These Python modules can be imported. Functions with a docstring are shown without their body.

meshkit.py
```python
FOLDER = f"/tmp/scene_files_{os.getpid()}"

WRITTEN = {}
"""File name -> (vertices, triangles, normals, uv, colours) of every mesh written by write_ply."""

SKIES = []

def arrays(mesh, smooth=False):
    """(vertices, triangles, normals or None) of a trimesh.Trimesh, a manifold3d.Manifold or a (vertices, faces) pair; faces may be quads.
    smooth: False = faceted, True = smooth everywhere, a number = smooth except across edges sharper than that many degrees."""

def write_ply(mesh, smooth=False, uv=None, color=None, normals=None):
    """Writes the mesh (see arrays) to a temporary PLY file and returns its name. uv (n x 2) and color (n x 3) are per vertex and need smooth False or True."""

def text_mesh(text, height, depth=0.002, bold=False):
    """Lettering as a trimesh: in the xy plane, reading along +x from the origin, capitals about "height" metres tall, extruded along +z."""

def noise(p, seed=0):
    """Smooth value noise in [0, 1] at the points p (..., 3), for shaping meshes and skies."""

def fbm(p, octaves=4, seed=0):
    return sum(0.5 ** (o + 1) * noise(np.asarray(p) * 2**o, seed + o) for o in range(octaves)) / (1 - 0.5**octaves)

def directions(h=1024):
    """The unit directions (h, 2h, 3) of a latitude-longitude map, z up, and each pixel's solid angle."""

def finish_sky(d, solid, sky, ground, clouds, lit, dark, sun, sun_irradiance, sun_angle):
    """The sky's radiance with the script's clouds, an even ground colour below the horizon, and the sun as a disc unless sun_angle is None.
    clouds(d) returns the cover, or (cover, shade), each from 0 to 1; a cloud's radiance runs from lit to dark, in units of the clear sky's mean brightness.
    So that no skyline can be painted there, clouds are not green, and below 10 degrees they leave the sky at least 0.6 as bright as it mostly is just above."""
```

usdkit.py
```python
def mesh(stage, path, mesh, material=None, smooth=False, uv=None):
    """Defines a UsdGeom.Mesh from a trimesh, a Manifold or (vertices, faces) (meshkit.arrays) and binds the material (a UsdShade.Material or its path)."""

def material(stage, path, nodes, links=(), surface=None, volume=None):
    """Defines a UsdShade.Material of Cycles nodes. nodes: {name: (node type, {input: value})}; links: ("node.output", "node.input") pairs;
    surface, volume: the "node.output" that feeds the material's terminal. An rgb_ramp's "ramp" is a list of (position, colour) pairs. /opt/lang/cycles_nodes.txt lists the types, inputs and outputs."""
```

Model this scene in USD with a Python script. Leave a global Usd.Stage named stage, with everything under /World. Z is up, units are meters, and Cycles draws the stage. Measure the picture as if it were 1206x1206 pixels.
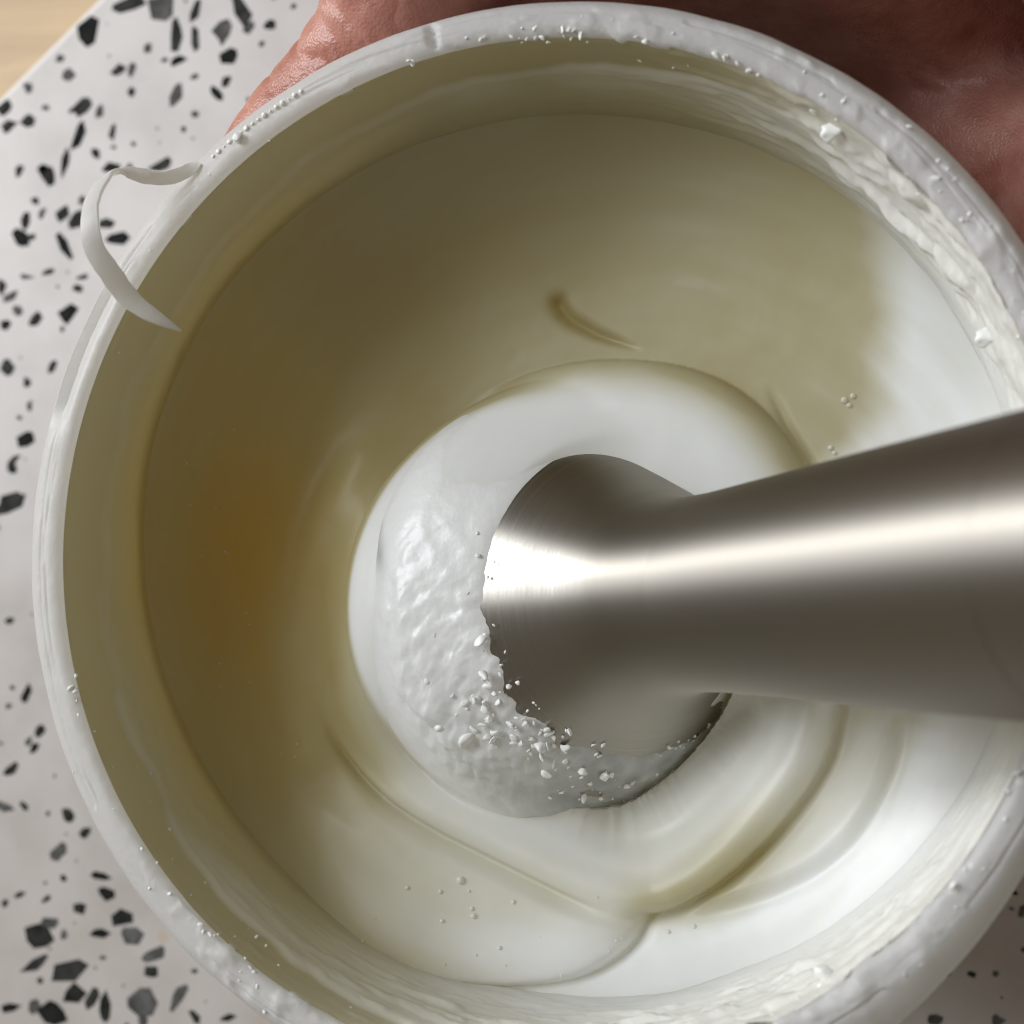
import math, numpy as np, trimesh, manifold3d, shapely, usdkit, meshkit
from shapely.geometry import Polygon, LineString
from scipy.spatial import cKDTree
from pxr import Usd, UsdGeom, UsdLux, UsdShade, Sdf, Gf, Vt

stage = Usd.Stage.CreateInMemory()
UsdGeom.SetStageUpAxis(stage, UsdGeom.Tokens.z)
UsdGeom.SetStageMetersPerUnit(stage, 1.0)
UsdGeom.Xform.Define(stage, '/World'); UsdGeom.Scope.Define(stage, '/World/Looks')
MM = 1e-3

# ------------------------------------------------------------------ camera
def look(eye, right, up, back):
    return Gf.Matrix4d(*right, 0, *up, 0, *back, 0, *eye, 1)
cam = UsdGeom.Camera.Define(stage, '/World/camera')
ax, ay = .0807, .2804
cx, sx, cy, sy = math.cos(ax), math.sin(ax), math.cos(ay), math.sin(ay)
CR = np.array([[cy, 0, sy], [0, 1, 0], [-sy, 0, cy]]) @ np.array([[1, 0, 0], [0, cx, -sx], [0, sx, cx]])
cam.AddTransformOp().Set(look((.0452, -.0099, .2667), *[tuple(map(float, CR[:, i])) for i in range(3)]))
cam.CreateHorizontalApertureAttr(5.6 * 2 * math.tan(math.radians(20))); cam.CreateVerticalApertureAttr(5.6 * 2 * math.tan(math.radians(20)))
cam.CreateFocalLengthAttr(5.6); cam.CreateClippingRangeAttr(Gf.Vec2f(.005, 50))
cam.CreateFStopAttr(2.5); cam.CreateFocusDistanceAttr(.188)
cam.CreateExposureAttr(0.0)

# ------------------------------------------------------------------ light: a window to the left, a dim warm room around
def rect_light(name, az, el, dist, w, h, strength, color):
    L = UsdLux.RectLight.Define(stage, '/World/' + name)
    d = np.array([math.cos(math.radians(el)) * math.cos(math.radians(az)), math.cos(math.radians(el)) * math.sin(math.radians(az)), math.sin(math.radians(el))])
    back = d                                                   # shines along its -z, towards the tub
    right = np.cross([0, 0, 1], back); right /= np.linalg.norm(right); up = np.cross(back, right)
    L.AddTransformOp().Set(look(tuple(map(float, d * dist + [0, 0, .10])), tuple(map(float, right)), tuple(map(float, up)), tuple(map(float, back))))
    L.CreateWidthAttr(w); L.CreateHeightAttr(h); L.CreateIntensityAttr(strength); L.CreateColorAttr(Gf.Vec3f(*color))
    return L
KEY_AZ, KEY_EL = 157, 15.5
rect_light('window_light', KEY_AZ, KEY_EL, 1.6, .26, .10, 112, (1.0, .985, .98))
rect_light('window_sky_light', 152, 44, 1.6, .9, .75, 10.0, (.90, .95, 1.0))
dome = UsdLux.DomeLight.Define(stage, '/World/room_light')
usdkit.material(stage, '/World/Looks/room', {'b': ('background_shader', {'color': (1.0, .90, .75), 'strength': .19})}, surface='b.background')
UsdShade.MaterialBindingAPI.Apply(dome.GetPrim()).Bind(UsdShade.Material.Get(stage, '/World/Looks/room'))

# ------------------------------------------------------------------ helpers
used = {}
def numbered(parent, name):
    k = parent + '/' + name; n = used.get(k, -1) + 1; used[k] = n
    return name if n == 0 else f'{name}_{n:03d}'
def tag(p, label=None, cat=None, group=None, kind=None):
    p = p.GetPrim() if hasattr(p, 'GetPrim') else p
    for k, v in (('label', label), ('category', cat), ('group', group), ('kind', kind)):
        if v: p.SetCustomDataByKey(k, v)
    return p
def thing(name, label=None, cat=None, group=None, kind=None):
    x = UsdGeom.Xform.Define(stage, '/World/' + numbered('/World', name))
    tag(x, label, cat, group, kind); return str(x.GetPath())
def obj(name, mesh, mat, parent='/World', smooth=False, attrs=None):
    path = f'{parent}/{numbered(parent, name)}'
    if isinstance(mesh, trimesh.Trimesh): mesh = (np.array(mesh.vertices), np.array(mesh.faces))
    v, f = np.asarray(mesh[0], float) * MM, np.asarray(mesh[1])
    m = usdkit.mesh(stage, path, (v, f), '/World/Looks/' + mat, smooth=smooth)
    for k, a in (attrs or {}).items():
        UsdGeom.PrimvarsAPI(m).CreatePrimvar(k, Sdf.ValueTypeNames.FloatArray, 'vertex').Set(Vt.FloatArray.FromNumpy(np.asarray(a, np.float32)))
    return m
def M(name, nodes, links, surface='p.BSDF'):
    usdkit.material(stage, '/World/Looks/' + name, nodes, links, surface=surface)
def grid_faces(n, m, wrap=True):
    i, j = np.meshgrid(np.arange(n if wrap else n - 1), np.arange(m - 1), indexing='ij')
    i2 = (i + 1) % n
    a, b, c, d = i * m + j, i2 * m + j, i2 * m + j + 1, i * m + j + 1
    return np.stack([a, b, c, d], -1).reshape(-1, 4)
def tri(f): return np.vstack([f[:, [0, 1, 2]], f[:, [0, 2, 3]]])
def sstep(x, a, b): t = np.clip((x - a) / (b - a), 0, 1); return t * t * (3 - 2 * t)
fbm, noise = meshkit.fbm, meshkit.noise
rng = np.random.default_rng(7)

# ------------------------------------------------------------------ materials
pos = ('geometry', {})
M('plastic', {'g': pos, 'n': ('noise_texture', {'scale': 260, 'detail': 4}), 'n2': ('noise_texture', {'scale': 1500, 'detail': 2}),
              'mx': ('math', {'math_type': 'multiply_add', 'value2': .35}), 'b': ('bump', {'strength': .35, 'distance': .00035}),
              'p': ('principled_bsdf', {'base_color': (.83, .83, .84), 'roughness': .42, 'subsurface_weight': 0}), 't': ('translucent_bsdf', {'color': (.95, .94, .89)}), 'm': ('mix_closure', {'fac': .50})},
  [('g.position', 'n.vector'), ('g.position', 'n2.vector'), ('n2.fac', 'mx.value1'), ('n.fac', 'mx.value3'), ('mx.value', 'b.height'), ('b.normal', 'p.normal'), ('p.BSDF', 'm.closure1'), ('t.BSDF', 'm.closure2')], 'm.closure')
M('cream', {'o': ('attribute', {'attribute': 'oil'}), 'g': pos, 'n': ('noise_texture', {'scale': 120, 'detail': 3}), 'b': ('bump', {'strength': .12, 'distance': .0006}),
            'r': ('rgb_ramp', {'ramp': [(0, (.90, .895, .855)), (.35, (.61, .555, .35)), (.7, (.60, .49, .21)), (1, (.62, .42, .11))]}),
            'mf': ('math', {'math_type': 'multiply_add', 'value2': .60, 'value3': .05}), 'p': ('principled_bsdf', {'roughness': .46, 'subsurface_weight': .3, 'subsurface_radius': (.004, .0034, .002), 'subsurface_scale': .7, 'coat_weight': .08, 'coat_roughness': .2}), 't': ('translucent_bsdf', {}), 'm': ('mix_closure', {})},
  [('o.fac', 'mf.value1'), ('mf.value', 'm.fac'), ('o.fac', 'r.fac'), ('r.color', 'p.base_color'), ('r.color', 't.color'), ('p.BSDF', 'm.closure1'), ('t.BSDF', 'm.closure2'), ('g.position', 'n.vector'), ('n.fac', 'b.height'), ('b.normal', 'p.normal')], 'm.closure')
M('coat', {'o': ('attribute', {'attribute': 'film'}), 'g': pos, 'n': ('noise_texture', {'scale': 420, 'detail': 4}), 'b': ('bump', {'strength': .3, 'distance': .0007}),
           'r': ('rgb_ramp', {'ramp': [(0, (.90, .90, .88)), (1, (.33, .34, .335))]}),
           'p': ('principled_bsdf', {'roughness': .38, 'subsurface_weight': .3, 'subsurface_radius': (.003, .0028, .0022), 'subsurface_scale': .7, 'coat_weight': .2, 'coat_roughness': .12})},
  [('o.fac', 'r.fac'), ('r.color', 'p.base_color'), ('g.position', 'n.vector'), ('n.fac', 'b.height'), ('b.normal', 'p.normal')])
M('bubble', {'p': ('principled_bsdf', {'base_color': (.86, .85, .76), 'roughness': .15, 'alpha': .55})}, [])
M('steel', {'g': pos, 'dt': ('vector_math', {'math_type': 'dot_product', 'vector2': (.65215, .02305, .75774)}), 
            'mr': ('map_range', {'from_min': .0650, 'from_max': .0790, 'to_min': .32, 'to_max': .50, 'clamp': True}), 'ma': ('map_range', {'from_min': .0650, 'from_max': .0790, 'to_min': .55, 'to_max': .9, 'clamp': True}),
            'gr': ('noise_texture', {'dimensions': '1D', 'scale': 2600, 'detail': 3}), 'nr': ('map_range', {'from_min': .3, 'from_max': .7, 'to_min': -.025, 'to_max': .025}), 'ad': ('math', {'math_type': 'add'}),
            'p': ('principled_bsdf', {'base_color': (.37, .345, .31), 'metallic': 1, 'anisotropic_rotation': 0.0}), 't': ('vector_math', {'math_type': 'normalize', 'vector1': (.65215, .02305, .75774)})},
  [('g.position', 'dt.vector1'), ('dt.value', 'mr.value'), ('dt.value', 'ma.value'), ('dt.value', 'gr.w'), ('gr.fac', 'nr.value'), ('nr.result', 'ad.value1'), ('mr.result', 'ad.value2'),
   ('ad.value', 'p.roughness'), ('ma.result', 'p.anisotropic'), ('t.vector', 'p.tangent')])
M('cream_bit', {'p': ('principled_bsdf', {'base_color': (.90, .90, .87), 'roughness': .4})}, [])
M('painted_hole_shade', {'p': ('principled_bsdf', {'base_color': (.012, .011, .01), 'roughness': .6})}, [])
M('terrazzo', {'g': pos, 'n': ('noise_texture', {'scale': 55, 'detail': 5}), 'r': ('rgb_ramp', {'ramp': [(.3, (.43, .388, .36)), (.55, (.515, .472, .444)), (.75, (.545, .503, .475))]}),
               'v': ('voronoi_texture', {'scale': 95}), 'vr': ('rgb_ramp', {'ramp': [(0, (1, 1, 1)), (.10, (1, 1, 1)), (.16, (0, 0, 0)), (1, (0, 0, 0))]}),
               'vs': ('separate_color', {}), 'th': ('math', {'math_type': 'greater_than', 'value2': .80}), 'mu': ('math', {'math_type': 'multiply'}), 'bw': ('rgb_to_bw', {}),
               'mix': ('mix', {'color2': (.50, .40, .30)}), 'mu2': ('math', {'math_type': 'multiply', 'value2': .7}), 'p': ('principled_bsdf', {'roughness': .38})},
  [('g.position', 'n.vector'), ('n.fac', 'r.fac'), ('g.position', 'v.vector'), ('v.distance', 'vr.fac'), ('v.color', 'vs.color'), ('vs.r', 'th.value1'), ('vr.color', 'bw.color'),
   ('bw.val', 'mu.value1'), ('th.value', 'mu.value2'), ('mu.value', 'mu2.value1'), ('mu2.value', 'mix.fac'), ('r.color', 'mix.color1'), ('mix.color', 'p.base_color')])
for k, (c0, c1) in enumerate([((.008, .009, .008), (.022, .023, .021)), ((.02, .02, .018), (.06, .06, .055)), ((.012, .013, .011), (.04, .041, .036)), ((.06, .06, .056), (.14, .137, .13))]):
    M(f'chip_{k}', {'g': pos, 'n': ('noise_texture', {'scale': 320, 'detail': 4}), 'r': ('rgb_ramp', {'ramp': [(.35, c0), (.7, c1)]}), 'p': ('principled_bsdf', {'roughness': .75, 'specular_ior_level': .08})},
      [('g.position', 'n.vector'), ('n.fac', 'r.fac'), ('r.color', 'p.base_color')])
M('wood', {'g': pos, 'm': ('mapping', {'rotation': (0, 0, -.7), 'scale': (14, 120, 14)}), 'n': ('noise_texture', {'scale': 1, 'detail': 4, 'distortion': .6}),
           'r': ('rgb_ramp', {'ramp': [(.3, (.40, .25, .105)), (.6, (.52, .345, .16)), (.8, (.58, .40, .20))]}), 'p': ('principled_bsdf', {'roughness': .45})},
  [('g.position', 'm.vector'), ('m.vector', 'n.vector'), ('n.fac', 'r.fac'), ('r.color', 'p.base_color')])
M('slab_edge', {'p': ('principled_bsdf', {'base_color': (.74, .72, .68), 'roughness': .5})}, [])
M('skin', {'g': pos, 'n': ('noise_texture', {'scale': 140, 'detail': 4}), 'r': ('rgb_ramp', {'ramp': [(.3, (.34, .125, .09)), (.55, (.46, .21, .165)), (.75, (.56, .30, .245))]}),
           'v': ('voronoi_texture', {'scale': 2400}), 'n2': ('noise_texture', {'scale': 900, 'detail': 3}), 'ad': ('math', {'math_type': 'add'}), 'b': ('bump', {'strength': .3, 'distance': .0003}),
           'p': ('principled_bsdf', {'roughness': .42, 'subsurface_weight': .3, 'subsurface_radius': (.004, .0015, .0008), 'subsurface_scale': .5})},
  [('g.position', 'n.vector'), ('n.fac', 'r.fac'), ('r.color', 'p.base_color'), ('g.position', 'v.vector'), ('g.position', 'n2.vector'), ('v.distance', 'ad.value1'), ('n2.fac', 'ad.value2'), ('ad.value', 'b.height'), ('b.normal', 'p.normal')])
M('hair', {'p': ('principled_bsdf', {'base_color': (.55, .40, .30), 'roughness': .4})}, [])

# ------------------------------------------------------------------ counter and the wood under it (millimetres from here on)
e0, e1 = np.array([-152.7, 110.7]), np.array([-129.1, 129.7])
ed = (e1 - e0) / np.linalg.norm(e1 - e0); en = np.array([-ed[1], ed[0]])        # en points off the slab
mid = (e0 + e1) / 2
def slab_outline(inset):
    o = mid - en * inset
    return np.array([o + ed * (330 - inset), o - ed * (330 - inset), o - ed * (330 - inset) - en * (520 - 2 * inset), o + ed * (330 - inset) - en * (520 - 2 * inset)])
def ring_loft(loops):
    n = len(loops[0]); v = np.vstack(loops); f = []
    for k in range(len(loops) - 1):
        for i in range(n):
            j = (i + 1) % n; f += [(k * n + i, k * n + j, (k + 1) * n + j), (k * n + i, (k + 1) * n + j, (k + 1) * n + i)]
    return v, f
def z3(p, z): return np.c_[p, np.full(len(p), float(z))]
counter = thing('terrazzo_counter', kind='structure')
top = slab_outline(2.2)
obj('slab', (z3(top, 0), np.array([[0, 1, 2], [0, 2, 3]])), 'terrazzo', counter)
v, f = ring_loft([z3(slab_outline(2.2), 0), z3(slab_outline(1.2), -.25), z3(slab_outline(.35), -1.0), z3(slab_outline(0), -2.2), z3(slab_outline(0), -15)])
obj('edge_trim', (v, np.array(f)), 'slab_edge', counter)
CH = [tuple(map(float, c.split(','))) for c in '''-120,127.7,8.2,3.4,10;-112,125.6,7.2,5.5,-30;-130.2,122,7.8,5.2,80;-103.6,124.1,5,2.1,70;-108.3,119,7.5,2.9,85;-103.5,117.8,5.8,2.3,90;-96.9,118.9,5.7,4.9,75;-92.5,122.4,8.2,3.7,-75;-90.7,118.6,2.8,2.8,0;-85.7,118.5,2.8,2,0;-115.1,116.9,3,1.9,80;-107.7,113.3,3.8,2.5,10;-110.9,113.7,1.7,1.3,0;-95.2,113,4.9,4.1,40;-122.2,112.7,3.9,2.8,30;-119,112.5,3.8,2.1,75;-118.9,107.5,2.6,2.1,80;-135.1,113.3,3.7,2.9,0;-137.4,117.1,2.2,1.8,0;-145.4,111.1,3.6,2,-70;-151.5,107,4.5,3.2,30;-145.1,103.8,3.8,3.1,10;-150.2,102.9,4,2.7,20;-140.6,106.1,1.8,1.5,0;-131.2,105.5,5.2,3.7,40;-126.9,103.7,3,2.2,70;-131.9,98.6,6.1,3.9,65;-123.5,98.9,3.8,1.5,85;-127.5,94.3,3,1.7,-60;-135.4,92.9,5.7,2,85;-139.5,90.6,4.8,3.9,-40;-141,92.1,2.6,1.8,20;-147,92.2,2.7,1.8,60;-107.8,105.5,5.4,2.7,70;-103.5,109.2,2.1,1.4,0;-95.7,107.2,2.9,2.2,60;-98.1,105.1,4.1,2,-50;-103.1,100.9,1.9,1.6,0;-105.9,97.7,1.7,1.2,90;-123.8,90.5,5.5,2.6,-10;-111.2,90.1,6.3,2.5,15;-118.9,90.4,2.1,1.7,60;-142.6,85,2.6,2,-20;-145.1,80.8,4.4,2,80;-140.9,81.8,2.8,1.8,60;-135.5,81.3,3.9,3.5,0;-132,79.7,4.3,3.9,20;-130.6,84,3,1.9,70;-124.5,78.3,3.8,2.8,0;-121.7,74.7,5.1,3,5;-145.8,76.5,5.7,3.1,-50;-143.2,76.7,1.8,1.8,0;-134.8,73.8,7.4,1.9,-60;-144.6,67.8,3.7,1.1,-5;-139,68.5,3,1.3,5;-130.1,66.6,3.4,1.3,5;-150.8,65.9,3.5,2.2,85;-131.1,64,3,1.9,-20;-148.5,63.4,3.8,2.2,30;-146.4,60.4,3.1,2.4,-30;-149.4,57.3,3.1,2.9,0;-141.7,57.8,3.5,2.4,50;-133.5,58.8,5.2,3.7,25;-148.4,47.2,4.2,3.1,-50;-143.4,43.9,2.6,2,-30;-137.1,47,2.6,1.7,60;-142.6,38.6,2.2,1.3,80;-143.5,31,5,3.5,12;-146.2,26.8,3.9,1.7,38;-146.7,24.7,2.6,2,10;-147.3,16.6,8.3,4.3,18;-146.3,-8.8,2.4,1.3,20;-141.5,-24.8,5.1,1.9,70;-145.1,-23.4,1.1,0.9,0;-145.9,-27.4,1.7,1.1,0;-137.8,-32.4,3,1.9,60;-140.7,-34.8,2.5,1.5,60;-139.2,-36.3,3,1.9,60;-144.6,-40.8,4.7,1.9,45;-146.2,-49,4.3,2.1,-20;-141.3,-48.8,3,1.3,-35;-130.2,-50.2,3.3,2.5,-30;-126.1,-53.6,2.5,2.1,40;-132.2,-58,4.2,2.9,35;-121.8,-62.7,5.1,1.8,-8;-120.7,-66.1,4.9,2.6,-20;-116.7,-70.8,5.6,3.4,15;-141.6,-67.4,2.9,1.1,20;-145.3,-69.5,2.1,1.5,70;-135,-67.9,2.7,1.2,40;-131,-63.5,1.9,1.2,0;-134.3,-72.9,5.2,2.5,-8;-127.1,-69.6,3.3,2.7,0;-136.9,-76.2,7.5,4.6,0;-130.7,-75.3,2.1,1.6,70;-122.1,-74.5,5.1,1.8,10;-113.8,-74.3,5,4,10;-109.3,-78,7.1,2.4,18;-109.5,-81.5,3.6,2.6,20;-136.9,-81.4,7.5,2.3,28;-129.8,-82.7,10.7,5.3,12;-121.1,-79.5,1.6,0.8,0;-127.6,-87.4,5.5,4.1,10;-123.5,-88.3,5.7,2.4,65;-120.2,-90.2,6.5,3,85;-111.5,-88,7.3,4.8,10;-103.1,-86.2,5.7,2.3,60;-143.3,-91.2,4.6,1.9,12;-137.5,-90.6,3.7,2.3,40;-132.9,-92,7,4.9,20;-111.4,-91.6,2.4,2,0;-99.5,-89.7,3.1,2.1,-50;-92,-89.5,3.3,1.3,15;52.7,-71.2,1.6,1.3,0;48.6,-71.3,1.2,1,0;56.8,-70.8,1.1,1,60;46.7,-79.5,2.9,1.9,0;57.1,-78.9,2.1,1.8,0;58.3,-56.9,1.4,1,20;59.9,-59.5,1,0.8,0;61.5,-59.8,2.5,1.1,80;53.8,-63.9,1.3,0.9,30;55.7,-62.2,1,0.7,0;61.6,-66.5,1.1,0.8,80;60.4,-56.8,1.3,0.8,0'''.split(';')]
def chip_mesh(x, y, w, h, a, r, lift):
    n = int(r.integers(5, 9)); t = np.sort((np.arange(n) + r.uniform(-.33, .33, n)) / n * 2 * math.pi); k = r.uniform(.68, 1.2, n)
    p = np.c_[np.cos(t) * w / 2 * k, np.sin(t) * h / 2 * k]; a = math.radians(a)
    p = p @ np.array([[math.cos(a), math.sin(a)], [-math.sin(a), math.cos(a)]]) + (x, y)
    v = np.vstack([z3(p * .97 + np.array([x, y]) * .03, lift), z3(p, lift - .12), [[x, y, lift]]])
    f = []
    for i in range(n):
        j = (i + 1) % n; f += [(2 * n, i, j), (i, n + i, n + j), (i, n + j, j)]
    return v, np.array(f)
for i, c in enumerate(CH):
    r = np.random.default_rng(100 + i)
    big = c[2] * c[3]
    obj('stone_chip', chip_mesh(c[0], c[1], c[2] * 1.12, c[3] * 1.12, c[4], r, .10), f'chip_{[0, 0, 2, 2, 1, 1, 3][int(r.integers(0, 7))] if big > 8 else [1, 2, 3][int(r.integers(0, 3))]}', counter)
taken = np.array([c[:2] for c in CH]); vs, fs, n0 = [], [], 0
r = np.random.default_rng(5)
def in_frame(x, y): return (x < -25 and -100 < y < 135) or (x > 40 and y < -60)      # where the chips above were laid one by one
placed = [tuple(t) for t in taken]
for k in range(4200):
    x, y = r.uniform(-190, 180), r.uniform(-190, 150)
    if (np.array([x, y]) - mid) @ en > -6: continue
    s = r.uniform(.5, 1.9) if in_frame(x, y) else r.choice([1.0, 1.6, 2.6, 4.0, 6.5], p=[.3, .3, .2, .14, .06])
    if min((x - a) ** 2 + (y - b) ** 2 for a, b in placed) < (s * .7 + 2.2) ** 2: continue
    placed.append((x, y))
    if len(placed) > 1150: break
    v, f = chip_mesh(x, y, s, s * r.uniform(.45, .9), r.uniform(0, 180), r, .06)
    vs.append(v); fs.append(f + n0); n0 += len(v)
tag(obj('stone_speck', (np.vstack(vs), np.vstack(fs)), 'chip_1', counter), kind='stuff')
W = 600
tag(obj('wooden_table', trimesh.creation.box((2 * W, 2 * W, 30), trimesh.transformations.translation_matrix((0, 0, -30.2))), 'wood'), kind='structure')

# ------------------------------------------------------------------ the tub
def r_in(z): return 53.5 + 6.7 * (np.clip(z, 6, 110) - 6) / 104
NT = 900
prof = [(0, 3), (48, 3), (52, 4), (53.5, 6)] + [(r_in(z), z) for z in (20, 40, 60, 70, 80, 90, 98, 104, 108)] + \
       [(60.3, 109.3), (60.7, 109.85), (61.3, 110.1)] + [(r, 110.1) for r in np.linspace(61.8, 63.1, 9)] + [(63.5, 110.0), (63.9, 109.6), (64.4, 109.0), (64.9, 108.1), (65.2, 107.0), (65.1, 104.5), (64.9, 103.2),
        (64.4, 102.6), (63.2, 102.4), (61.9, 102.6), (61.6, 101), (61.3, 96), (60.2, 80), (57.6, 40), (55.2, 4), (54, 1), (50, .3), (0, .3)]
prof = np.array(prof, float)
th = np.linspace(0, 2 * math.pi, NT, endpoint=False)
T, J = np.meshgrid(th, np.arange(len(prof)), indexing='ij')
Rr, Zz = prof[J, 0].copy(), prof[J, 1].copy()
def bump_at(t, c, w): d = (t - math.radians(c) + math.pi) % (2 * math.pi) - math.pi; return np.exp(-(d / math.radians(w)) ** 2)
skirt = (Rr > 63.6) & (Zz > 102)
Rr += np.where(skirt, (Rr - 63.6) * (1.5 * bump_at(T, -62, 26) + .5 * bump_at(T, 170, 60)), 0)
lip = (Zz > 109) & (Rr > 60)
P = np.stack([Rr * np.cos(T), Rr * np.sin(T), Zz], -1)
q = fbm(P / 3.2, 4, 3)
Zz += np.where(lip, .30 * (fbm(P / 9, 3, 1) - .5) - .16 * np.clip(noise(P * [1 / 5, 1 / 5, 0] + 3 * (Rr[..., None] - 62) * [1, 0, 0], 31) - .62, 0, 1) * 3 + .8 * np.clip(q - .54, 0, 1) * 3 * np.clip(.22 + bump_at(T, 45, 40) + bump_at(T, -75, 40) + .7 * bump_at(T, 232, 18), 0, 1) * (Rr < 64.3), 0)
inner = (Zz > 108.9) & (Rr < 61.5)
Rr -= np.where(inner, np.clip(.35 + bump_at(T, 50, 45) + bump_at(T, -75, 45), 0, 1.1) * np.clip(fbm(P / 2.2, 3, 9) - .5, 0, 1) * 2.4, 0)
Rr += np.where((Zz > 102) & (Rr > 63.6), .25 * (fbm(P / 6, 3, 12) - .5), 0)
peel = sstep(np.degrees(T), 146, 149) * (1 - sstep(np.degrees(T), 162, 168))          # where the tear strip came off: the rim slopes smoothly
Zz -= np.where(lip, peel * np.clip((Rr - 61.5) / 3, 0, 1) * 2.2, 0)
nick = bump_at(T, 99.3, .45)                                                       # the crack across the rim at the back
Zz -= np.where(lip & (Rr > 61), nick * 1.1, 0)
groove = lip & (np.abs(Rr - 63.1) < .25)
Zz -= np.where(groove, .25 * (noise(P / 14, 4) > .45), 0)
P = np.stack([Rr * np.cos(T), Rr * np.sin(T), Zz], -1).reshape(-1, 3)
tub = thing('plastic_tub', 'white round plastic tub held upright on the terrazzo counter, cream inside', 'tub')
obj('tub_body', (P, tri(grid_faces(NT, len(prof)))), 'plastic', tub, smooth=True)
strip = np.array([(-41.5, 48.6, 110.0), (-42.5, 47.5, 110.8), (-46.2, 46.3, 113.0), (-49.2, 46.4, 116.0), (-49.8, 44.8, 118.0), (-50.2, 41.3, 120.0), (-49.7, 38.3, 121.0), (-49.4, 35.6, 120.5), (-48.3, 33.1, 119.0), (-47.0, 30.4, 117.0), (-44.3, 28.1, 115.5), (-41.8, 26.5, 113.0)])
sw = np.array([1.6, 1.6, 1.9, 1.5, 2.1, 2.3, 2.4, 2.5, 2.6, 2.6, 1.9, .2]); roll = np.radians([-20, 25, 60, -60, -25, -10, 0, 10, 20, 25, 30, 35])
from scipy.interpolate import CubicSpline
s_ = np.r_[0, np.cumsum(np.linalg.norm(np.diff(strip, axis=0), axis=1))]; ss = np.linspace(0, s_[-1], 90)
sp = CubicSpline(s_, strip); c = sp(ss); tng = sp(ss, 1); tng /= np.linalg.norm(tng, axis=1)[:, None]
side = np.cross(tng, [0, 0, 1]); side /= np.linalg.norm(side, axis=1)[:, None]; nrm = np.cross(side, tng)
ro = np.interp(ss, s_, roll)[:, None]; wd = (np.interp(ss, s_, sw) * (1 + .22 * (fbm(c / 1.6, 2, 5) - .5)))[:, None]
sd = side * np.cos(ro) + nrm * np.sin(ro); nn = np.cross(sd, tng)
loop = [c + sd * wd / 2 + nn * .22, c + sd * wd * .15 + nn * .34, c - sd * wd * .2 + nn * .32, c - sd * wd / 2 + nn * .2, c - sd * wd / 2 - nn * .2, c + sd * wd / 2 - nn * .22, c + sd * wd / 2 + nn * .22]
V = np.stack(loop, 1)
tag(obj('tear_strip', (V.reshape(-1, 3), tri(grid_faces(len(ss), 7, wrap=False))), 'plastic', tub, smooth=40), 'thin curled white strip torn loose from the rim')
# ------------------------------------------------------------------ cream in the tub
def smooth_poly(pts):
    p = np.array(pts, float)
    for _ in range(3):
        a, b = p, np.roll(p, -1, 0); p = np.stack([.75 * a + .25 * b, .25 * a + .75 * b], 1).reshape(-1, 2)
    return Polygon(p).buffer(0)
def sdist(poly, X, Y):
    b = poly.boundary; pts = np.array([b.interpolate(d).coords[0] for d in np.arange(0, b.length, .15)])
    d, _ = cKDTree(pts).query(np.c_[X.ravel(), Y.ravel()])
    return np.where(shapely.contains_xy(poly, X.ravel(), Y.ravel()), d, -d).reshape(X.shape)
def ldist(pts, X, Y):
    l = LineString(pts); q = np.array([l.interpolate(d).coords[0] for d in np.arange(0, l.length, .1)])
    d, i = cKDTree(q).query(np.c_[X.ravel(), Y.ravel()])
    return d.reshape(X.shape), (i / len(q)).reshape(X.shape)
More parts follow.
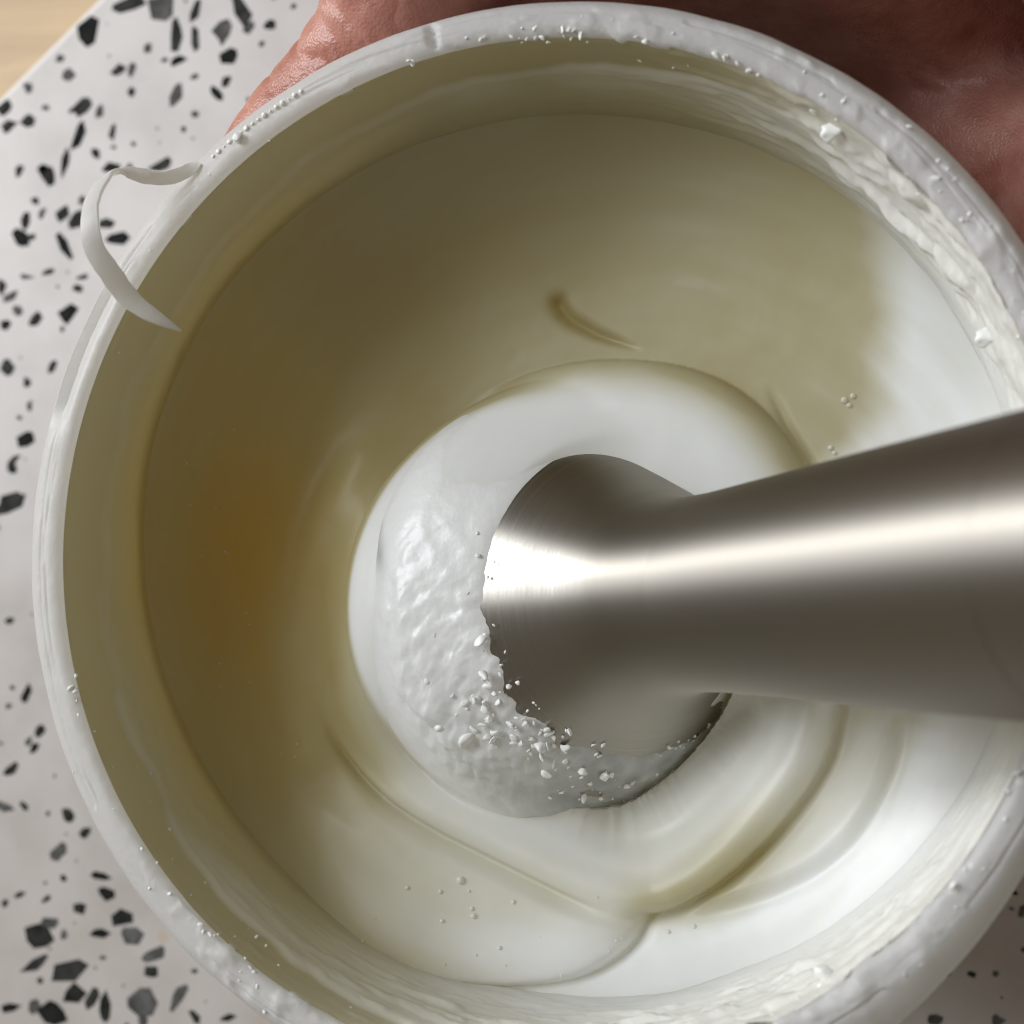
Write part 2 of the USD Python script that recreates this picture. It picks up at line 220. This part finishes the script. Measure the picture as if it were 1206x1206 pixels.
TONGUE = [(-34.4, -30.1), (-39.6, -33.3), (-38.8, -41.6), (-32.9, -49.6), (-25.2, -54.7), (-16.5, -57.0), (-6.8, -57.4), (1.4, -56.2), (6.6, -53.1), (9.3, -49.7), (10.6, -46.0), (5.0, -36), (-9.2, -30), (-24.1, -26)]
RING = [(10.6, -48.6), (2.0, -47.4), (-9.2, -42.9), (-24.1, -36.5), (-34.0, -28.9), (-37.5, -20.0), (-33.0, -5.4), (-26.7, 13.0), (-16.7, 22.1), (-4.3, 26.4), (6.6, 27.0), (17.1, 25.0), (25.0, 20.3), (31.7, 11.2), (36.6, -5.8), (34.7, -23.3), (32.3, -29.4), (25.3, -38.2), (18.6, -44.2)]
SHEET = [(43.4, -18.1), (42.9, -25.1), (40.6, -31.8), (36.0, -38.4), (28.5, -43.9), (17.4, -47.7), (10.7, -47.8), (9.7, -28.3), (25.7, -11.3), (42.8, -12.6)]
NOTCH = [(-2.4, 35.2), (-1.6, 33.8), (-.4, 32.7), (3.0, 30.7), (10.1, 27.7)]
LINE = [(26.2, 22.9), (28.9, 16.9), (32.6, 10.6)]
BAND = [(-30.9, 13.7), (-36.7, 5.4), (-39.7, -4.4), (-40.3, -15.1), (-37.5, -27.2)]
BASE = 77.5
N = 520; g = np.linspace(-59.5, 59.5, N); X, Y = np.meshgrid(g, g, indexing='ij')
RR = np.hypot(X, Y); AZ = np.degrees(np.arctan2(Y, X))
def lipf(d, w, t): return t * np.sqrt(np.clip(1 - (1 - np.clip(d / w, 0, 1)) ** 2, 0, 1))
Z = BASE + .9 * (fbm(np.stack([X / 26, Y / 26, 0 * X], -1), 2, 2) - .5)
wl_ = np.exp(-(((AZ - 150 + 540) % 360 - 180) / 72.0) ** 2); fil = np.clip((RR - 39.4) / 20, 0, .985)
Z += 10 * (1 - wl_) * (1 - np.sqrt(1 - fil ** 2)) + 17 * wl_ * np.clip((RR - 29) / 30.2, 0, 1.05) ** 2.3 + 1.2 * sstep(X, 5, 50)
dT, dR, dS = sdist(smooth_poly(TONGUE), X, Y), sdist(smooth_poly(RING), X, Y), sdist(smooth_poly(SHEET), X, Y)
dN, tN = ldist(NOTCH, X, Y); dL, tL = ldist(LINE, X, Y); dB, _ = ldist(BAND, X, Y)
Z += 1.5 * sstep(dS, -.2, 2.2) * sstep(X, 8, 24) - .25 * np.exp(-((dS + .4) / .7) ** 2) * sstep(X, 8, 20)
tm = sstep(X - .5 * (Y + 44), -40, -16)
tz = (lipf(dT, 6.5, 4.2) * tm + (1 - tm) * 4.2 * sstep(dT, -6, 17)) * (1 - sstep(dR, 3, 10))
Z -= .9 * np.exp(-((dT + .5) / .8) ** 2) * tm * (dR < 0)
upw = sstep(Y, -5, 12)
rm = sstep(X + .35 * -Y, -24, -6)                                        # the fold is sharp below and on the right, soft on the left
ringz = np.where(dR > 0, (lipf(dR, 7 + 5 * upw, 6.0 + 1.5 * upw) - (2.0 + 10.0 * sstep(-Y, 4, 18)) * sstep(dR, 4.5, 13)) * rm + (1 - rm) * 5 * sstep(dR, 0, 14), 0)
from scipy.ndimage import gaussian_filter
k_ = sstep(dR, 1.0, 6.0); ringz = ringz * (1 - k_) + gaussian_filter(ringz, 14) * k_
hq = np.clip(.5 + .5 * (ringz - tz) / .8, 0, 1); Z += ringz * hq + tz * (1 - hq) + .8 * hq * (1 - hq) - .8 * np.exp(-((dR + .4) / .8) ** 2) * rm * (Y < 0)
Z -= 1.3 * np.exp(-((dR - .4) / .55) ** 2) * sstep(-Y, 22, 30) * sstep(-X, -9, 4)
Z -= 1.5 * np.exp(-(dN / (.3 + .9 * (1 - tN))) ** 2) * (1 - sstep(tN, .55, 1)) + .9 * np.exp(-(dL / .6) ** 2) * sstep(tL, 0, .5)
Z += 1.0 * np.exp(-(dB / 3.2) ** 2) + 7 * np.exp(-(((X + 29) / 8) ** 2 + ((Y + 5) / 20) ** 2))
Z += .10 * (fbm(np.stack([X / 3.5, Y / 3.5, 0 * X], -1), 3, 8) - .5)
# unmixed oil, deepest in the left pool; the tint also carries painted shade
nz = fbm(np.stack([X / 20, Y / 20, 0 * X + 3], -1), 3, 21)
oil = .42 + .30 * np.exp(-(((X + 46) / 15) ** 2 + ((Y + 4) / 26) ** 2)) + .14 * np.exp(-(((X + 38) / 22) ** 2 + ((Y - 22) / 22) ** 2)) + .14 * np.exp(-(((X + 38) / 16) ** 2 + ((Y + 34) / 14) ** 2))
oil += .20 * (nz - .5)
oil += .20 * np.exp(-(((X + 48) / 9) ** 2 + ((Y + 2) / 21) ** 2))
wob_ = 3 * (fbm(np.stack([X / 10, Y / 10, 0 * X + 9], -1), 3, 4) - .5)
upper = sstep(Y, 2, 14)
oil *= 1 - .93 * (upper * sstep(X + wob_ + 9 * sstep(-Y, -19, -9), 37, 46) + (1 - upper) * sstep(RR + wob_, 46, 54) * sstep(X - .6 * Y, 8, 40))  # tint stops at the shadow edge: lit cream on the right is painted whiter
oil *= 1 - .62 * sstep(-Y, -8, 16) * sstep(X, 18, 34)
sa, sr = np.arctan2(Y + 7, X - 4), np.hypot(X - 4, Y + 7); sa = sa + sr / 30
oil += .13 * (fbm(np.stack([np.cos(sa) * 3.2, np.sin(sa) * 3.2, sr / 2.4], -1), 4, 71) - .5) + .10 * (fbm(np.stack([np.cos(sa) * 6, np.sin(sa) * 6, sr / 5], -1), 3, 72) - .5)
oil *= 1 - .55 * (sstep(dT, -.3, 5) * tm + (1 - tm) * sstep(dT, -4, 17))
oil *= 1 - (.95 - .22 * sstep(-Y, 10, 24)) * (sstep(dR, -.2, 7) * rm + (1 - rm) * sstep(dR, 0, 15))  # tint kept on tongue and lower ring to paint their shade
oil *= 1 - .75 * sstep(-Y, 44, 56) * sstep(X, -30, 0)
oil = np.clip(oil + .3 * np.exp(-(dN / (.5 + 1.0 * (1 - tN))) ** 2) * (1 - tN), .0, 1)
Z = gaussian_filter(Z, .5)
keep = RR < r_in(Z) + .7
# smooth union with the cream caked on the tilted bell
P0 = np.array([22.58, -5.83, 97.11]); A = np.array([.65215, .02305, .75774]); A /= np.linalg.norm(A)
cp = np.array([(21.4, 19.0), (22.4, 20.9), (23.2, 22.3), (25, 24.6), (27.5, 27.5), (30, 29.9), (33, 31.4), (37, 32.2), (41, 32.0), (46, 30.8), (51, 28.2), (56, 23), (59, 17)])
near = (np.abs(X) < 50) & (np.abs(Y) < 45); xn, yn = X[near], Y[near]; zc = np.full(xn.shape, 60.0)
for z in np.arange(62, 99, .15):
    d = np.stack([xn - P0[0], yn - P0[1], np.full_like(xn, z - P0[2])], -1); h = -(d @ A); rr = np.sqrt(np.maximum((d ** 2).sum(-1) - h ** 2, 0))
    zc = np.where((h > 23.5) & (h < 59) & (rr < np.interp(h, cp[:, 0], cp[:, 1]) - .5), z, zc)
zc = np.where(zc > 60, zc, 40.0)
Zc = np.full(X.shape, 40.0); Zc[near] = zc
from scipy.ndimage import gaussian_filter
Zc = gaussian_filter(Zc, 2.2)
low = sstep(-Y, 12, 26) * sstep(X, -20, 4)
Zc = Zc + .9 * sstep(Y, 2, 16); kk = 7.0 - 5.5 * low + 6 * sstep(-X, 12, 30) * (1 - low); hq = np.clip(.5 + .5 * (Z - Zc) / kk, 0, 1)
Z = (Zc * (1 - hq) + Z * hq + kk * hq * (1 - hq)) * (1 - low) + Z * low
# where the cream draws back below the shaft and leaves the bell only wetted
bp0 = np.array([(-2, 12.0), (6, 12.15), (11, 13), (15, 15), (18.5, 17.8), (22, 20.8), (26, 24.3), (30, 27.3), (34, 29), (40, 29.4)])
U = np.cross(A, [0, 1, 0]); U /= np.linalg.norm(U); Vv = np.cross(A, U)
zb = np.full(xn.shape, 40.0); hb = np.full(xn.shape, 99.0); pb = np.zeros(xn.shape)
for z in np.arange(62, 99, .2):
    d = np.stack([xn - P0[0], yn - P0[1], np.full_like(xn, z - P0[2])], -1); h = -(d @ A); rr = np.sqrt(np.maximum((d ** 2).sum(-1) - h ** 2, 0))
    ins = (h > 10) & (h < 40) & (rr < np.interp(h, bp0[:, 0], bp0[:, 1]) + .3)
    zb = np.where(ins, z, zb); hb = np.where(ins, h, hb); pb = np.where(ins, np.degrees(np.arctan2(d @ Vv, d @ U)), pb)
hmax = 22 + 9.5 * sstep(pb, 50, 78) * (1 - sstep(pb, 128, 160))
wet = np.zeros(X.shape, bool); wet[near] = (hb < hmax) & (pb > 45) & (pb < 150) & (zb > 71.5)
Zb = np.full(X.shape, 60.0); Zb[near] = zb
from scipy.ndimage import distance_transform_edt
dist, (ia, ib) = distance_transform_edt(~wet, return_indices=True); dist *= g[1] - g[0]
con = gaussian_filter(Zb[ia, ib], 10)
lim = np.where(dist < 10, con - .4 + 1.0 * dist + .06 * dist ** 2, 200.0)
hq = np.clip(.5 + .5 * (lim - Z) / 1.5, 0, 1); Zl = Z * hq + lim * (1 - hq) - 1.5 * hq * (1 - hq)
Z = np.where(wet, np.minimum(Z, Zb - 1.2), Zl)
oil *= 1 - .98 * sstep(gaussian_filter(Zc, 6) - BASE, -1, 7)
idx = -np.ones(X.shape, int); idx[keep] = np.arange(keep.sum())
a, b, c, d = idx[:-1, :-1], idx[1:, :-1], idx[1:, 1:], idx[:-1, 1:]
ok = (a >= 0) & (b >= 0) & (c >= 0) & (d >= 0)
F = tri(np.stack([a[ok], b[ok], c[ok], d[ok]], -1))
mayo = thing('mayonnaise', 'pale glossy mayonnaise with folded sheets and yellow oil filling the tub', 'mayonnaise')
obj('cream_surface', (np.c_[X[keep], Y[keep], Z[keep]], F), 'cream', mayo, smooth=True, attrs={'oil': oil[keep]})
# thin film smeared up the inner wall, ragged at its upper edge, thick and lumpy on the right
nt, nzv = 1300, 110
T, H = np.meshgrid(np.linspace(0, 2 * math.pi, nt, endpoint=False), np.linspace(72, 109.2, nzv), indexing='ij')
Q = np.stack([60 * np.cos(T), 60 * np.sin(T), H], -1)
D = np.degrees(T)
right = bump_at(T, 35, 28) + .8 * bump_at(T, -70, 40)
edge = 101.5 + 5 * (fbm(np.stack([6 * np.cos(T), 6 * np.sin(T), 0 * T], -1), 3, 31) - .5) + 4 * right + 1.5 * bump_at(T, 230, 30)
gap = bump_at(T, 122, 26) * np.exp(-((H - 98.5 - 2 * (noise(Q / 9, 3) - .5)) / 1.4) ** 2) * (.3 + noise(Q * [1 / 5, 1 / 5, 1 / 3], 8))
t = .5 * sstep(edge - H, -.3, 1.0) + .5 * (fbm(Q * [1 / 7, 1 / 7, 1 / 2.4], 4, 17) - .5) * sstep(edge - H, -3, 2) * (.4 + 1.4 * right) + .12 * (1 - sstep(H, 108.2, 108.9)) - gap * .35
t += right * np.clip(fbm(Q * [1 / 6.5, 1 / 6.5, 1 / 1.8], 5, 40) - .49, 0, 1) * 5.5 * sstep(H, 88, 96)
rw = r_in(H) - np.clip(t, -.6, 2.2)
from scipy.interpolate import RegularGridInterpolator
foot = gaussian_filter(RegularGridInterpolator((g, g), oil)(np.stack([57 * np.cos(T), 57 * np.sin(T)], -1)), 4, mode='wrap'); touch = RegularGridInterpolator((g, g), Z)(np.stack([58.2 * np.cos(T), 58.2 * np.sin(T)], -1))
left = bump_at(T, 180, 75)
up = np.clip(.20 + .05 * left + .16 * (fbm(Q / 9, 3, 5) - .5), .02, 1)                    # pale cream band
bare = np.clip(.40 + .12 * (fbm(Q / 11, 2, 15) - .5), .02, 1)                             # oily plastic above it
k1 = sstep(H - touch + 3 * (fbm(Q / 12, 2, 44) - .5), .5, 15); k2 = sstep(H - edge, -.5, .7)
oilw = foot * (1 - k1) + up * k1; oilw = oilw * (1 - k2) + bare * k2
oilw = oilw * (1 - .9 * np.clip(right + bump_at(T, -20, 45), 0, 1)) + .03
V = np.stack([rw * np.cos(T), rw * np.sin(T), H], -1).reshape(-1, 3)
tag(obj('wall_smear', (V, tri(grid_faces(nt, nzv))), 'cream', mayo, smooth=True, attrs={'oil': np.clip(oilw, 0.02, 1).ravel()}), 'thin ragged film of cream and oil smeared up the inner wall', kind='stuff')
# bubbles on the surface and specks of cream along the rim
def blob(p, s, seed, sub=2, flat=1.0):
    m = trimesh.creation.icosphere(sub, 1.0); k = 1 + .55 * (fbm(m.vertices * 1.6 + seed * 7.3, 3, seed) - .5)
    return m.vertices * k[:, None] * s * [1, 1, flat] + p, m.faces
def flake(p, s, seed, flat=.7):
    r = np.random.default_rng(seed); pts = r.normal(size=(11, 3)); pts /= np.linalg.norm(pts, axis=1)[:, None]; pts *= r.uniform(.55, 1.15, (11, 1)) * np.array([r.uniform(.7, 1.5), r.uniform(.6, 1.1), flat])
    m = trimesh.convex.convex_hull(pts).subdivide().subdivide(); trimesh.smoothing.filter_laplacian(m, .5, 6)
    v = m.vertices * (1 + .35 * 2 * (fbm(m.vertices * 2.2 + seed, 3, seed % 17) - .5))[:, None]; a = r.uniform(0, 6.3)
    return v @ np.array([[math.cos(a), math.sin(a), 0], [-math.sin(a), math.cos(a), 0], [0, 0, 1]]) * s + p, np.array(m.faces)
def join(parts):
    vs, fs, n = [], [], 0
    for v, f in parts: vs.append(v); fs.append(f + n); n += len(v)
    return np.vstack(vs), np.vstack(fs)
from scipy.interpolate import RegularGridInterpolator
zat = RegularGridInterpolator((g, g), Z)
r = np.random.default_rng(3); bs = []
def add_bub(x, y, s): m = trimesh.creation.icosphere(2, s); bs.append((m.vertices + [x, y, float(zat((x, y))) + s * .25], m.faces))
for x, y, s in [(-14.9, -44.1, .55), (-12.7, -48.5, .4), (-13.0, -47.6, .3), (-17.5, -45.6, .3), (-22, -45.2, .3), (-16.8, -49.2, .3), (-7.5, -46.6, .3), (-8.8, -52.2, .3), (12.8, -49.9, .3), (16.2, -49.0, .3), (36.5, 19.6, .45), (37.6, 20.1, .4), (37.1, 18.9, .35), (34.6, 13.4, .35), (35.1, 12.7, .3)]: add_bub(x, y, s)
for k in range(12):
    x, y = r.uniform(-30, 8), r.uniform(-56, -38); add_bub(x, y, r.uniform(.10, .22))
for k in range(26):
    an, rr = r.uniform(150, 225), r.uniform(46, 57); add_bub(rr * math.cos(math.radians(an)), rr * math.sin(math.radians(an)), r.uniform(.08, .2))
tag(obj('air_bubble', join(bs), 'bubble', mayo, smooth=True), kind='stuff')
sps = []
for k in range(230):
    an = r.choice([r.normal(38, 22), r.normal(-68, 26), r.normal(232, 16), r.uniform(0, 360)], p=[.34, .3, .22, .14]); s = r.uniform(.08, .3) * (1.9 if r.random() < .1 else 1)
    if r.random() < .33: rr, z = r.uniform(60.6, 63.8), 110.2
    else: z = r.uniform(95, 109.5); rr = r_in(z) - .1
    a_ = math.radians(an); sps.append(flake(np.array([rr * math.cos(a_), rr * math.sin(a_), z]), s * 1.3, k, .4 if z > 110 else .9))
for c_ in range(20):
    a0 = r.choice([r.normal(42, 20), r.normal(-66, 22), r.normal(232, 14), r.normal(80, 10)])
    for k in range(int(r.integers(3, 9))):
        a_ = math.radians(a0 + r.normal(0, 1.6)); z = 109.6 + r.normal(0, .35); sps.append(flake(np.array([(60.6 + r.normal(0, .35)) * math.cos(a_), (60.6 + r.normal(0, .35)) * math.sin(a_), z]), r.uniform(.2, .65), c_ * 10 + k, .7))
for k in range(16):
    a_ = math.radians(128.5 - .85 * k); rr = 63.0 - .02 * k; sps.append(blob(np.array([rr * math.cos(a_), rr * math.sin(a_), 110.2]), .26 + .12 * math.sin(k * 2.3), k + 3, 2, .7))
tag(obj('rim_splatter', join(sps), 'cream_bit', mayo, smooth=True), kind='stuff')
for p, s, lab in [((-35.5, 51.2, 110.6), .85, 'round white cream drop on the rim beside the torn strip'), ((37.2, 46.6, 106.0), 1.5, 'largest cream clump under the back right rim'), ((35.2, 48.9, 107.0), .8, 'small white clump just left of the largest one under the back rim'),
                  ((-34.9, -49.3, 104.5), 1.1, 'glassy cream drop on the inner wall at the lower left rim'), ((53.6, 23.2, 99.5), 1.5, 'cream lump on the right inner wall above the blender shaft'),
                  ((13.3, 59.3, 108.4), 1.2, 'flat cream smear under the rim at the top of the photo'), ((34.8, -48.4, 105.2), 1.4, 'peaked cream flake on the inner wall at the lower right')]:
    v, f = flake(np.array(p), s, int(s * 37), .8) if s > .9 else blob(np.array(p), s * .8, 5, 3, .8)
    tag(obj('cream_drop', (v, f), 'cream_bit', smooth=True), lab, 'cream drop', 'cream drops stuck to the tub rim and wall')

# ------------------------------------------------------------------ the blender
U = np.cross(A, [0, 1, 0]); U /= np.linalg.norm(U); Vv = np.cross(A, U)
def lathe(prof, n=96, disp=None, local=True):
    prof = np.array(prof, float); t = np.linspace(0, 2 * math.pi, n, endpoint=False)
    T, J = np.meshgrid(t, np.arange(len(prof)), indexing='ij'); h, r = prof[J, 0], prof[J, 1]
    if disp is not None: h, r = disp(T, h, r)
    if local: p = np.stack([r * np.cos(T), r * np.sin(T), -h], -1)
    else: p = P0 - A * h[..., None] + r[..., None] * (np.cos(T)[..., None] * U + np.sin(T)[..., None] * Vv)
    return p.reshape(-1, 3), tri(grid_faces(n, len(prof)))[:, ::-1]
blender = thing('immersion_blender', 'brushed steel stick blender leaning out over the right rim of the tub', 'blender')
UsdGeom.Xformable(stage.GetPrimAtPath(blender)).AddTransformOp().Set(look(tuple(map(float, P0 * MM)), tuple(map(float, U)), tuple(map(float, Vv)), tuple(map(float, A))))
bell = [(-2, 12.0), (2, 12.02), (6, 12.15), (9, 12.5), (11, 13), (13, 13.9), (15, 15), (17, 16.5), (18.5, 17.8), (22, 20.8), (26, 24.3), (30, 27.3), (34, 29), (38, 29.4), (40, 29.4), (40, 28.4), (34, 27.6), (28, 24), (22, 19), (20, 2), (20, 0)]
from scipy.interpolate import PchipInterpolator
bp = np.array(bell[:15]); hh = np.linspace(-2, 40, 70)
bell_p = list(zip(hh, PchipInterpolator(bp[:, 0], bp[:, 1])(hh))) + bell[15:]
obj('bell', lathe(bell_p, 128), 'steel', blender, smooth=50)
obj('shaft', lathe([(-56.5, 13.85), (-30, 13.0), (-15, 12.45), (-2, 12.0)], 128), 'steel', blender, smooth=50)
obj('collar', lathe([(-56.5, 13.83), (-56.6, 13.80), (-56.75, 13.84), (-57.3, 13.87), (-110, 15.5), (-110, 0)], 128), 'steel', blender, smooth=50)
v, f = flake(np.array([20.6 * math.cos(math.radians(119)), 20.9 * math.sin(math.radians(119)), -22.3]), 1.3, 4, .5)
obj('hole_shade_patch', (v, f), 'painted_hole_shade', blender, smooth=True)  # solid black flake, painted as the dark inside a hole

# cream caked on the bell
hh = np.r_[np.linspace(21.4, 42, 80), np.linspace(43, 59, 20)]
cprof = list(zip(hh, PchipInterpolator(cp[:, 0], cp[:, 1])(hh)))
film_out = {}
def coat_disp(T, h, r):
    D = np.degrees(T); q = np.stack([np.cos(T) * 8, np.sin(T) * 8, h / 3], -1)
    steel = np.interp(h, bp[:, 0], bp[:, 1]); steel = np.where(h > 34, np.minimum(steel, r), steel)
    thin = bump_at(T, 104, 46) ** 1 * (1 - sstep(h, 29, 35))
    thin = np.clip(thin * 1.35, 0, 1)
    th_ = (r - steel) * (1 - thin) + thin * (.25 + .9 * (fbm(q * 1.6, 4, 5) - .5))
    lum = bump_at(T, 38, 42) * sstep(h, 20.5, 22) * (1 - sstep(h, 30, 35))
    th_ = th_ + lum * 2.2 * (fbm(q * 2.0, 4, 11) - .42)
    calm = 1 - .85 * bump_at(T, 285, 55)
    th_ = th_ + .7 * (fbm(q * .45, 3, 13) - .5) * sstep(h, 22, 28) * calm
    e_ = sstep(h, 21.4, 22.8); th_ = th_ * e_ - .7 * (1 - e_)
    h = h + (1.5 * (fbm(q[..., :2].repeat(1, -1) @ np.array([[1, 0, 0], [0, 1, 0]]) * .8, 4, 2) - .5) * bump_at(T, 60, 60) * (1 - sstep(h, 22, 30)))
    film_out['film'] = np.clip(.85 * np.exp(-(((D + 360) % 360 - 343 + (h - 37) * 2.2) / 4.0) ** 2 - ((h - 37) / 3.6) ** 2) * (.5 + noise(q * 2, 3)).reshape(T.shape) + thin * 1.1 * (.75 + .6 * (fbm(q * 1.4, 3, 25) - .5)), 0, 1).ravel()
    return h, steel + th_
v, f = lathe(cprof, 420, coat_disp, False)
coat = thing('mayonnaise_coating', 'thick ring of white mayonnaise caked around the blender bell', 'mayonnaise coating')
obj('cream_ring', (v, f), 'coat', coat, smooth=True, attrs=film_out)
def on_bell(phi, h, off):
    a_ = math.radians(phi); return P0 - A * h + (np.interp(h, bp[:, 0], bp[:, 1]) + off) * (math.cos(a_) * U + math.sin(a_) * Vv)
for k, (phi, h, s) in enumerate([(34, 30.5, 16), (40, 28.5, 20), (44, 26, 14), (50, 29, 34), (56, 24, 24), (62, 22.5, 14), (74, 24, 14), (82, 24, 16), (62, 33.5, 14), (64, 26, 12), (14, 22, 14), (24, 22.5, 14), (22, 29, 14), (50, 24.5, 12)]):
    v, f = flake(on_bell(phi, h, 1.0 if phi > 45 else 2.0), s * .07, k + 2, .8)
    obj('cream_lump', (v, f), 'cream_bit', coat, smooth=True)
bs = []
r = np.random.default_rng(12)
for k in range(150):
    phi = r.normal(48, 26); h = r.uniform(20.5, 33); bs.append(flake(on_bell(phi, h, .3 if phi > 55 else .8), r.uniform(.2, .6), k, .7))
for k in range(90):
    phi = r.normal(48, 17); h = r.uniform(22, 30.5); bs.append(flake(on_bell(phi, h, .6 if phi > 48 else 1.7), r.uniform(.3, .8), k + 300, .8))
for k in range(60):
    phi = r.normal(115, 18); h = r.uniform(21, 29); bs.append(flake(on_bell(phi, h, .1), r.uniform(.15, .45), k + 900, .35))
v, f = join(bs); tag(obj('cream_crumb', (v, f), 'cream_bit', coat, smooth=True), kind='stuff')

# ------------------------------------------------------------------ the hand behind the tub
def C(a, rad, z): return np.array([rad * math.cos(math.radians(a)), rad * math.sin(math.radians(a)), z], float)
def sph(p, r): return manifold3d.Manifold.sphere(r, 24).translate(tuple(map(float, p)))
bones = []
def chain(js):
    for (p, r), (p2, r2) in zip(js, js[1:]): bones.append(manifold3d.Manifold.batch_hull([sph(p, r), sph(p2, r2)]))
wrist = C(14, 112, 52)
fingers = [[(C(86, 97, 118), 15), (C(100, 77.5, 101), 11.5), (C(113, 70.8, 91), 9.3), (C(125, 71.0, 87), 8.5), (C(140, 70.2, 80), 7.4)],  # index knuckle raised out of view so that it shades the palm
           [(C(74, 90, 38), 12), (C(96, 77, 52), 10.5), (C(118, 70.5, 70), 9.5), (C(131, 69.5, 68), 8.5), (C(144, 68, 64), 7.2)],
           [(C(72, 89, 28), 11.5), (C(94, 76, 36), 10), (C(116, 69, 48), 9.2), (C(129, 68, 47), 8.2), (C(141, 67, 45), 7)],
           [(C(68, 87, 18), 10.5), (C(86, 75, 24), 9), (C(104, 68, 28), 8), (C(116, 66.5, 28), 7.2), (C(126, 66, 27), 6.4)]]
for fg in fingers: chain(fg)
for k in range(4):                                                   # metacarpals and palm; the index one is arched high to cast shade
    chain([(fingers[k][0][0], fingers[k][0][1]), (C(60, 114, 98), 15) if k == 0 else (C(46, 104, 46 - 9 * k), 13), (wrist + [0, 0, 6 - 8 * k], 17)])
for k in range(3):
    bones.append(manifold3d.Manifold.batch_hull([sph(*fingers[k][0]), sph(*fingers[k + 1][0]), sph(C(60, 112, 88) if k == 0 else C(46, 103, 46 - 9 * k), 12), sph(C(46, 103, 37 - 9 * k), 12)]))
chain([(wrist, 20), (C(30, 96, 58), 17), (C(33, 85, 64), 15), (C(16, 80, 74), 13), (C(-6, 76, 92), 10.5), (C(-24, 74.5, 88), 8.5)])      # thumb
bones.append(manifold3d.Manifold.batch_hull([sph(C(34, 86, 62), 14), sph(C(50, 92, 42), 11), sph(C(70, 90, 36), 10)]))                   # the web
chain([(wrist, 24), (wrist + [60, 14, 0], 27), (wrist + [150, 40, 4], 36)])
bones.append(manifold3d.Manifold.batch_hull([sph(C(100, 78, 95), 10), sph(C(91, 80, 88), 10), sph(C(95, 80, 58), 11), sph(C(82, 88, 58), 12)]))
H = bones[0]
for b in bones[1:]: H = H + b
H = H.refine_to_length(2.2).to_mesh()
hm = trimesh.Trimesh(H.vert_properties[:, :3], H.tri_verts); hm.merge_vertices()
trimesh.smoothing.filter_taubin(hm, .5, -.53, 14)
near = np.zeros(len(hm.faces), bool); cen = hm.triangles_center
near = (np.hypot(cen[:, 0], cen[:, 1]) < 115) & (cen[:, 2] > 60)
hm = hm.subdivide(np.nonzero(near)[0]); cen = hm.triangles_center
hm = hm.subdivide(np.nonzero((np.hypot(cen[:, 0], cen[:, 1]) < 105) & (cen[:, 2] > 70) & (cen[:, 1] > 20))[0])
v = np.array(hm.vertices); n = np.array(hm.vertex_normals)
ang = np.degrees(np.arctan2(v[:, 1], v[:, 0])); rad = np.hypot(v[:, 0], v[:, 1])
wob = 9 * (fbm(v / 9, 3, 6) - .5)
cre = np.abs(np.sin(np.radians((ang + wob * .8) * 180 / 5.2)))                                          # creases across the knuckle
kn = np.exp(-((ang - 114) / 11) ** 2) * (v[:, 2] > 60)
dsp = -.55 * kn * (1 - cre) ** 3 - .55 * kn * np.exp(-(((ang + wob * .5) - 112) / 1.0) ** 2) + .36 * (fbm(v / 3.0, 4, 2) - .5) + .16 * (noise(v * [1 / 1.1, 1 / 1.1, 1 / 1.1], 5) - .5)
hm.vertices = v + n * dsp[:, None]
person = thing('person', 'bare ruddy hand with wrinkled knuckle wrapped around the back of the tub', 'person')
obj('hand', hm, 'skin', person, smooth=True)
hc = UsdGeom.BasisCurves.Define(stage, person + '/' + numbered(person, 'arm_hair'))
pts = []; r = np.random.default_rng(9)
sel = np.nonzero((ang > 25) & (ang < 62) & (v[:, 2] > 84))[0]
for i in r.choice(sel, min(26, len(sel)), replace=False):
    p0 = np.array(hm.vertices[i]); d = n[i] * .5 + np.array([.3, .8, .1]) * r.uniform(.5, 1.2) + r.normal(0, .2, 3); ln = r.uniform(2.5, 5)
    pts += [p0, p0 + d * ln * .33 + n[i] * .4, p0 + d * ln * .66 + n[i] * .3, p0 + d * ln]
pts = np.array(pts) * MM
hc.CreatePointsAttr(Vt.Vec3fArray.FromNumpy(pts.astype(np.float32))); hc.CreateCurveVertexCountsAttr(Vt.IntArray([4] * (len(pts) // 4)))
hc.CreateTypeAttr('cubic'); hc.CreateBasisAttr('bezier'); hc.CreateWidthsAttr(Vt.FloatArray([.00007])); hc.SetWidthsInterpolation('constant')
UsdShade.MaterialBindingAPI.Apply(hc.GetPrim()).Bind(UsdShade.Material.Get(stage, '/World/Looks/hair'))
tag(hc, kind='stuff')
